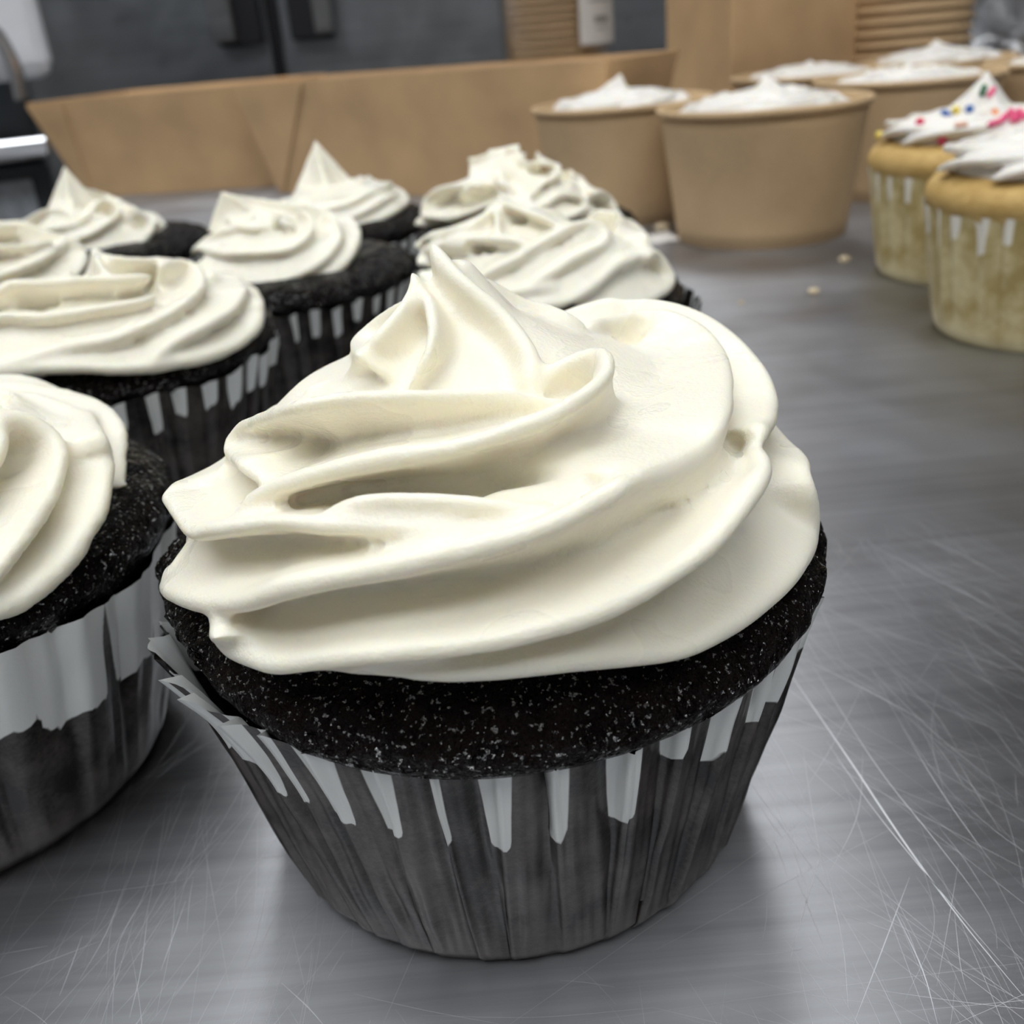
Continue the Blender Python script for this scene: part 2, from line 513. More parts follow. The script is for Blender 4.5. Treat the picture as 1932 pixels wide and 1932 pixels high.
def liner_mesh(name, folds, rbot, rtop, h, sub, rows, rng, amp=1.6, flare=None, tops=None, drylen=None, drywide=0.4, sharp=0.16):
    """fluted paper cup. folds: sorted list of fold angles (deg). Writes point attributes: dry (unsoaked paper), pale (mottling)"""
    folds = sorted(a % 360 for a in folds)
    n = len(folds)
    cols = []
    for k in range(n):
        a = folds[k]; b = folds[(k + 1) % n] + (360 if k == n - 1 else 0)
        for i in range(sub):
            cols.append((k, i / sub, a + (b - a) * i / sub, b - a))
    tj = [tops(folds[k]) if tops else rng.uniform(-0.8, 0.8) for k in range(n)]
    dl = [drylen(folds[k]) if drylen else rng.uniform(4, 9) for k in range(n)]
    dw = [rng.uniform(0.6, 1.3) * (drywide(folds[k]) if callable(drywide) else drywide) for k in range(n)]
    lean = [rng.uniform(-2.5, 2.5) for k in range(n)]
    pj = [rng.uniform(0, 1) for k in range(n)]
    amps = [rng.uniform(0.7, 1.25) for k in range(n)]
    V, dry, pale = [], [], []
    for j in range(rows + 1):
        t = j / rows
        for (k, u, a, w) in cols:
            k2 = (k + 1) % n
            # saw-tooth pleat: sharp raised fold, then a flat panel falling to the next fold
            if u < sharp:
                s = 0.15 + 0.85 * (u / sharp)
            else:
                q = (u - sharp) / (1 - sharp)
                s = (1 - q) ** 1.5 * 0.85 + 0.15 * q * q + 0.18 * math.sin(q * math.pi)
            A = amp * (amps[k] * (1 - u) + amps[k2] * u) * (0.10 + 0.90 * t ** 0.9)
            top = h + (tj[k] * (1 - u) + tj[k2] * u) + 0.9 * (s - 0.5)
            z = top * t
            r = rbot + (rtop - rbot) * (t ** 0.92) + A * (s - 0.35)
            r -= 0.8 * max(0, 1 - t * 14)
            if flare:
                r += flare(a) * max(0, t - 0.72) ** 1.5 * 10
            wr = (noise.noise((a * 0.25, z * 0.16, k * 3.3)) * 0.30 + noise.noise((a * 0.55, z * 0.045, 9.0)) * 0.42) * min(1, t * 4)
            th = math.radians(a + lean[k] * (t - 0.5) * 1.0)
            V.append(((r + wr) * math.cos(th), (r + wr) * math.sin(th), z))
            # dry paper near the raised fold, reaching dl below the rim
            dist = min(abs(u - sharp * 0.8), 1 - u + sharp * 0.8)
            reach = top - dl[k if u < 0.6 else k2] - 1.2 * noise.noise((a * 0.7, z * 0.5, 4.0))
            d = 1.0 if z > reach else 0.0
            edge = dw[k if u < 0.6 else k2] * (0.75 + 0.35 * (z - reach) / max(1, top - reach))
            dry.append(min(1, max(0, 0.5 + (edge - dist) * 9)) * min(1, max(0, 0.5 + (z - reach) * 0.9)))
            pale.append(max(0, 1 - z / 7.5) * 0.55 + (pj[k] - 0.5) * 0.35 + s * 0.35 - 0.12)
    m = len(cols)
    Fc = []
    for j in range(rows):
        for i in range(m):
            a, b = j * m + i, j * m + (i + 1) % m
            Fc.append((a, b, b + m, a + m))
    c = len(V); V.append((0, 0, 0.15)); dry.append(0); pale.append(0)
    for i in range(m):
        Fc.append((c, (i + 1) % m, i))
    me = mesh_from(name, V, Fc)
    for nm, vals in (('dry', dry), ('pale', pale)):
        at = me.attributes.new(nm, 'FLOAT', 'POINT'); at.data.foreach_set('value', vals)
    return me


CAKE_PROF = [(0.05, 36), (20, 36.2), (27, 35.6), (31.0, 34.2), (33.2, 32.2), (33.6, 30.6), (32.6, 29.0), (30.6, 27.6), (28.5, 24), (24.5, 1.0), (0.05, 1.0)]


def choc_cupcake(label, loc, frost_me, seed, dz=0.0, cake_scale=1.0, hz=1.0, pleat=(7.5, 11), dry=(5, 10), wide=0.30):
    rng = random.Random(seed)
    t = thing('chocolate_cupcake', label, 'cupcake', loc, 0, 'chocolate cupcakes on the steel table')
    folds, a = [], rng.uniform(0, 5)
    while a < 360 - pleat[0] * 0.6:
        folds.append(a); a += rng.uniform(*pleat)
    put('liner', liner_mesh('liner', folds, 24.8, 31.8, 28.5 * hz, 10, 30, rng, amp=1.9 * (pleat[0] / 7.5) ** 0.8, drylen=lambda f: rng.uniform(*dry), drywide=wide), M['liner_dark'], t)
    prof = [(r * (cake_scale if z > 25 else 1), z * hz + (dz if z > 33 else 0)) for r, z in CAKE_PROF]
    put('cake', cake_mesh('cake', prof, 170, 0.75, 0.35, seed), M['choc'], t)
    put('frosting', frost_me, M['frost'], t)
    return t


# ------------------------------------------------------------------ the room
def structure(o):
    o['kind'] = 'structure'; return o


structure(box('floor', (-3200, 2600, -2600, 2700, -1000, -920), M['floor']))
structure(box('ceiling', (-3200, 2600, -2600, 2700, 1700, 1760), M['ceiling']))
structure(box('wall_back', (-3200, 2600, 2620, 2700, -920, 1700), M['wall']))
structure(box('wall_left', (-3200, -3120, -2600, 2620, -920, 1700), M['wall']))
structure(box('wall_right', (2520, 2600, -2600, 2620, -920, 1700), M['wall']))
structure(box('wall_front', (-3120, 2520, -2600, -2520, -920, 1700), M['wall']))
LAMP_PLACE = ('in front of the refrigerator', 'right above the cupcakes', 'farthest to the left', 'behind the camera at the left', 'behind the camera at the right')
for i, (lx, ly) in enumerate(CEILING_LAMPS):
    t = thing('ceiling_light', 'white fluorescent ceiling panel ' + LAMP_PLACE[i], 'ceiling light', (lx, ly, 1690), 0, 'fluorescent ceiling panels')
    box('frame', (-620, 620, -320, 320, -14, 9), M['white_enamel'], t)
    box('diffuser', (-590, 590, -290, 290, -22, -15), M['lamp'], t)

# steel work table
table = thing('work_table', 'scratched stainless steel work table that everything stands on', 'table', (0, 0, 0))
top = box('table_top', (-275, 620, -420, 900, -38, 0), M['table'], table, bev=1.5)
uv = top.data.uv_layers.new(name='brush')
for lp in top.data.loops:                      # u runs across the brushing
    co = top.data.vertices[lp.vertex_index].co
    uv.data[lp.index].uv = (co.y, co.x)
for lx in (-235, 580):
    for ly in (-380, 860):
        v, f = lathe_vf([(20, -920), (20, -38)], 24)
        put('leg', mesh_from('leg', v, f), M['fridge_trim'], table, (lx, ly, 0))

# scratches cut into the steel: fine bright grooves, far too many to count
SCR = [[(33.7, 106.8), (35.4, 89.7), (36.5, 77.0), (37.7, 67.3), (38.8, 61.2), (39.5, 57.9)], [(37.0, 108.7), (38.0, 88.4), (39.6, 76.6), (40.6, 68.2), (40.3, 64.5), (39.6, 62.8)], [(55.2, 140.0), (59.8, 128.7), (64.6, 118.6), (66.6, 112.0)], [(36.6, 109.4), (42.5, 100.8), (46.8, 93.8)], [(27.5, 75.2), (24.4, 69.5), (21.4, 64.0)], [(35.3, 71.8), (28.2, 61.8), (24.6, 56.8)], [(32.4, 67.9), (32.3, 61.4), (31.4, 56.1)], [(37.7, 67.3), (35.7, 61.5), (35.1, 58.9)], [(43.3, 94.4), (43.2, 82.5), (43.8, 71.8)], [(34.0, 92.8), (35.3, 81.1), (37.7, 68.5), (39.4, 60.6)], [(-52.9, 69.8), (-48.4, 71.5), (-44.4, 73.2)], [(-46.5, 74.1), (-46.3, 70.6), (-46.2, 67.1)], [(-52.3, 78.9), (-45.9, 79.7), (-41.0, 80.0), (-36.5, 80.7)], [(-54.1, 72.7), (-49.6, 73.2)], [(-42.1, 83.9), (-41.7, 78.7), (-42.4, 72.7), (-41.3, 67.7), (-40.1, 63.5)], [(-40.6, 76.5), (-39.2, 69.2), (-38.7, 64.0)], [(-37.0, 77.4), (-37.1, 72.7), (-37.2, 69.0)], [(-37.0, 80.6), (-36.6, 77.4), (-35.8, 73.2)], [(-31.5, 82.4), (-27.5, 82.6)], [(-36.1, 88.0), (-36.2, 87.0)], [(-25.3, 66.3), (-22.4, 63.4), (-20.8, 61.5)], [(-44.2, 81.2), (-44.1, 74.2), (-44.9, 68.7)], [(43.8, 106.3), (46.4, 92.9), (50.5, 79.9)], [(62.0, 142.4), (66.9, 134.0), (71.5, 121.7)], [(24.6, 73.5), (24.7, 63.9)], [(27.8, 73.8), (26.4, 64.9), (24.7, 58.4)]]
rng = random.Random(5)
sv, sf = [], []


def strip(pts, w, zoff):
    P = catmull([(x, y, 0) for x, y in pts], 1.2)
    T = np.gradient(P, axis=0); T /= np.linalg.norm(T, axis=1)[:, None] + 1e-9
    n = len(P); o = len(sv)
    for i in range(n):
        ww = w * (0.15 + 0.85 * math.sin(math.pi * (i + 0.3) / (n - 0.4)))
        nx, ny = -T[i][1] * ww / 2, T[i][0] * ww / 2
        sv.append((P[i][0] + nx, P[i][1] + ny, zoff)); sv.append((P[i][0] - nx, P[i][1] - ny, zoff))
    for i in range(n - 1):
        sf.append((o + 2 * i, o + 2 * i + 1, o + 2 * i + 3, o + 2 * i + 2))


for k, l in enumerate(SCR):
    strip(l, 0.22 if k == 0 else rng.uniform(0.04, 0.10), 0.020)
for k in range(900):
    zone = rng.random()
    if zone < 0.50:
        x, y = rng.uniform(20, 75), rng.uniform(48, 150)
        a = rng.gauss(-74, 22)
    elif zone < 0.75:
        x, y = rng.uniform(-65, -15), rng.uniform(50, 110)
        a = rng.gauss(83, 20)
    elif zone < 0.85:
        x, y = rng.uniform(-30, 30), rng.uniform(45, 66)
        a = rng.gauss(-45, 40)
    else:
        x, y = rng.uniform(-60, 160), rng.uniform(100, 320)
        a = rng.gauss(-50, 30)
    L = rng.expovariate(1 / 7.0) + 1.5
    a = math.radians(a); b = a + rng.gauss(0, 0.12)
    p0 = (x, y); p1 = (x + L * math.cos(a), y + L * math.sin(a)); p2 = (p1[0] + L * math.cos(b), p1[1] + L * math.sin(b))
    strip([p0, p1, p2], rng.uniform(0.012, 0.04), 0.012 + 0.006 * rng.random())
sc = put('scratches', mesh_from('scratches', sv, sf, smooth=False), M['scratch'], table)
sc['kind'] = 'stuff'

# ------------------------------------------------------------------ the large cupcake in front
HERO = (-2.8, 90.5, 0)
HERO_FINS = [
('R0', (22, 40), 0.98, 4.0, [(-11.65, -31.41, 38.66), (-7.08, -32.74, 38.8), (-2.41, -33.41, 38.14), (3.0, -33.37, 37.93), (6.68, -32.62, 37.45), (13.77, -29.99, 35.6), (18.37, -26.81, 35.15), (22.6, -23.07, 35.01), (26.63, -18.11, 34.94), (30.25, -10.36, 33.57), (30.29, -10.39, 36.52), (29.56, -9.8, 39.7), (31.0, -0.39, 38.18), (25.39, 17.78, 40.0), (0.0, 31.0, 38.0), (-23.75, 19.93, 36.0)]),
('R1', (23, 41), 0.85, 3.6, [(-26.85, 15.5, 36.0), (-20.08, -25.56, 40.17), (-20.77, -25.0, 38.26), (-19.74, -26.45, 37.44), (-17.18, -28.76, 37.64), (-14.86, -30.58, 38.09), (-10.54, -32.85, 39.78), (-6.67, -34.36, 40.8), (-0.3, -35.0, 41.35), (4.62, -34.69, 41.92), (9.73, -33.1, 42.48), (15.2, -30.41, 43.82), (18.7, -27.19, 44.92), (21.69, -22.84, 45.65), (22.89, -20.16, 45.95), (22.96, -17.71, 46.27), (23.04, -14.08, 45.18)]),
('R2', (22, 42), 0.85, 3.6, [(-22.22, 18.64, 38.0), (-26.47, -9.58, 38.54), (-28.62, -11.37, 36.79), (-28.98, -11.68, 35.49), (-26.57, -16.91, 37.28), (-21.75, -24.15, 40.24), (-17.07, -28.82, 42.68), (-13.06, -31.39, 45.1), (-7.71, -33.11, 46.63), (-2.76, -33.59, 47.61), (4.39, -32.71, 48.52), (9.75, -29.95, 49.51), (11.3, -28.33, 49.53), (14.38, -25.18, 48.5), (17.71, -21.69, 48.22), (20.27, -17.83, 48.94)]),
('R2c', (11, 46.5), 0.78, 3.2, [(11.3, -28.33, 49.53), (14.38, -25.18, 48.5), (17.71, -21.69, 48.22), (20.27, -17.83, 48.94), (23.52, -5.75, 47.66), (24.98, 5.12, 47.67), (23.08, 9.62, 49.33), (19.08, 12.85, 50.21), (14.57, 10.57, 50.32), (12.9, 7.66, 50.86), (11.64, 5.78, 50.89)]),
('R2b', (20, 43), 0.65, 2.8, [(-9.23, 25.37, 40.0), (-26.22, 6.45, 39.47), (-28.72, 4.04, 39.16), (-26.97, -9.97, 44.09), (-27.34, -10.27, 43.75), (-22.36, -20.74, 45.15), (-19.39, -24.19, 46.69), (-17.08, -25.87, 47.55), (-13.73, -27.8, 48.56), (-10.84, -29.04, 48.63), (-6.69, -29.76, 48.36), (-3.14, -30.34, 48.08), (0.35, -30.5, 47.6)]),
('T0', (15, 46), 0.6, 2.8, [(-15.31, -19.76, 47.91), (-17.2, -18.14, 48.15), (-18.64, -16.66, 48.7), (-22.27, -6.66, 45.89)]),
('T', (12, 47), 0.65, 3.6, [(-22.18, -6.61, 45.2), (-22.4, -6.74, 46.29), (-21.18, -6.01, 47.7), (-13.88, -17.71, 53.19), (-9.34, -18.81, 54.1), (-4.37, -19.01, 53.97), (3.0, -17.24, 52.66), (5.66, -16.03, 51.38), (8.88, -13.91, 50.24)]),
('R4', (13, 46), 0.72, 3.6, [(-18.71, -20.83, 45.63), (-16.35, -22.11, 47.89), (-11.57, -24.4, 50.21), (-5.98, -25.82, 51.58), (-0.81, -25.99, 52.04), (5.23, -24.45, 52.82), (8.04, -22.61, 53.35), (10.14, -20.09, 53.75), (11.31, -17.1, 53.96), (11.4, -13.93, 54.27), (10.51, -12.06, 54.12), (8.72, -11.58, 53.44), (7.19, -11.78, 52.71), (6.45, -12.42, 52.0), (5.91, -13.24, 51.16)]),
('R3', (20, 42), 0.6, 2.8, [(-11.44, -27.19, 47.74), (-8.61, -28.21, 49.44), (-5.95, -28.89, 50.04), (-1.03, -29.48, 49.65), (4.01, -29.73, 48.51), (6.88, -29.2, 48.0)]),
('V1', (16, 40), 1.43, 4.8, [(-0.21, -27.0, 47.69), (4.81, -26.87, 47.85), (9.22, -25.16, 48.16), (13.63, -21.19, 48.06), (16.45, -16.79, 48.42)]),
('V2', (16, 41), 1.17, 4.0, [(13.29, -25.21, 46.89), (16.48, -22.64, 46.39), (19.1, -19.78, 46.35), (20.72, -17.32, 46.16)]),
('V3', (16, 41), 1.43, 4.8, [(18.72, -18.76, 44.84), (20.66, -15.78, 44.33), (22.85, -11.31, 43.29), (24.98, -6.6, 42.67)]),
('S1', (17, 41), 0.91, 4.0, [(-23.38, 13.5, 38.0), (-8.55, 23.49, 42.0), (12.81, 20.3, 49.36), (17.5, 19.9, 49.56), (22.03, 18.86, 49.15), (25.63, 16.53, 47.98), (28.59, 11.99, 46.08), (29.52, 5.35, 44.71), (29.49, 0.89, 43.19), (26.82, -7.79, 44.73), (23.93, -15.48, 46.84), (22.61, -16.51, 45.87)]),
('K1', (0, 52), 0.6, 2.4, [(-11.9, -1.97, 49.24), (-9.71, -6.35, 52.65), (-7.59, -7.96, 55.25), (-5.5, -5.81, 56.98), (-4.29, -4.2, 58.31), (-4.01, -2.98, 59.15), (-4.3, -1.34, 59.43)]),
('K2', (0, 52), 0.6, 2.4, [(-5.01, -11.23, 51.45), (-3.94, -11.65, 52.84), (-2.88, -11.24, 54.62), (-2.4, -9.71, 56.14), (-2.64, -7.02, 57.47), (-3.38, -4.34, 58.25), (-4.05, -1.97, 58.93)]),
('K3', (0, 51), 0.85, 2.56, [(5.09, -13.47, 50.68), (5.64, -13.03, 52.01), (5.9, -11.58, 53.22), (5.47, -10.23, 54.43), (4.36, -7.87, 55.68), (2.84, -6.4, 57.16), (0.78, -4.94, 58.82), (-0.82, -3.09, 60.15), (-1.67, -1.58, 61.07), (-2.08, -0.11, 61.52)]),
('K4', (0, 52), 0.6, 3.2, [(11.98, 5.04, 50.95), (10.78, 5.28, 52.1), (8.45, 6.24, 53.12), (5.69, 6.32, 54.14), (3.03, 5.75, 56.15), (0.65, 4.45, 57.7), (-1.07, 2.8, 58.98)]),
('K0', (3, 50), 0.6, 2.8, [(-5.42, 2.57, 56.12), (-8.66, 5.01, 53.89), (-10.99, 4.81, 52.13), (-10.42, -1.55, 53.12), (-8.97, -9.41, 54.53)]),
('K6', (4, 47), 0.91, 3.2, [(-9.96, -1.43, 49.53), (-13.11, -2.37, 50.45), (-14.66, -2.92, 50.18), (-15.08, -3.08, 49.57)])
]
HERO_CORE = [(0.05, 34.5), (27.5, 34.5), (28.5, 37), (27, 40), (24, 43), (20, 46), (17, 48.5), (12.5, 50.5), (8.6, 52.5),
             (5, 54.5), (2.8, 57), (1.2, 59.3), (0.05, 59.6)]
rng = random.Random(3)
hero = thing('chocolate_cupcake', 'large chocolate cupcake in front with a tall white buttercream swirl', 'cupcake', HERO, 0, 'chocolate cupcakes on the steel table')
hf = [-141, -136, -127.6, -123, -117, -108.3, -99.5, -92, -82.9, -72.3, -64.6, -55.6, -43.8, -36.2]
a = -24
while a < 208:
    hf.append(a); a += rng.uniform(8.5, 13)


def hero_lip(th):
    b = math.exp(-((th + 150) / 28) ** 2)
    front = math.exp(-((th + 80) / 38) ** 2)
    return 1.0 - 0.075 * b - 0.02 * math.exp(-((th + 20) / 30) ** 2), -0.6 * front + 1.5 * b


HERO_DRY = {-108.3: 8.5, -99.5: 8.8, -92: 9.2, -82.9: 9.0, -72.3: 8.5, -64.6: 3.5, -55.6: 7, -43.8: 8, -117: 9, -123: 9, -127.6: 9, -136: 9, -141: 9}


def hero_dry(f):
    f = (f + 180) % 360 - 180
    return next((v for k, v in HERO_DRY.items() if abs(k - f) < 0.3), rng.uniform(5, 10))


def hero_top(f):
    f = (f + 180) % 360 - 180
    return 4.0 * math.exp(-((f + 140) / 22) ** 2) + rng.uniform(-0.6, 0.6) + (0.8 if f > -50 else 0) - 0.8 * math.exp(-((f + 75) / 15) ** 2)


def hero_flare(a):
    f = (a + 180) % 360 - 180
    return 1.6 * math.exp(-((f + 138) / 18) ** 2)


put('liner', liner_mesh('liner', hf, 24.8, 31.2, 28.5, 18, 70, rng, amp=2.2, flare=hero_flare, tops=hero_top, drylen=hero_dry, drywide=lambda f: 0.36 if 205 < f % 360 < 246 else 0.20, sharp=0.12), M['liner_dark'], hero)
put('cake', cake_mesh('cake', CAKE_PROF, 420, 0.75, 0.42, 2, hero_lip), M['choc'], hero)
put('frosting', frosting_mesh('frosting', HERO_FINS, HERO_CORE, 0.34, 3, 0.15, 3, (), 0.22), M['frost'], hero)

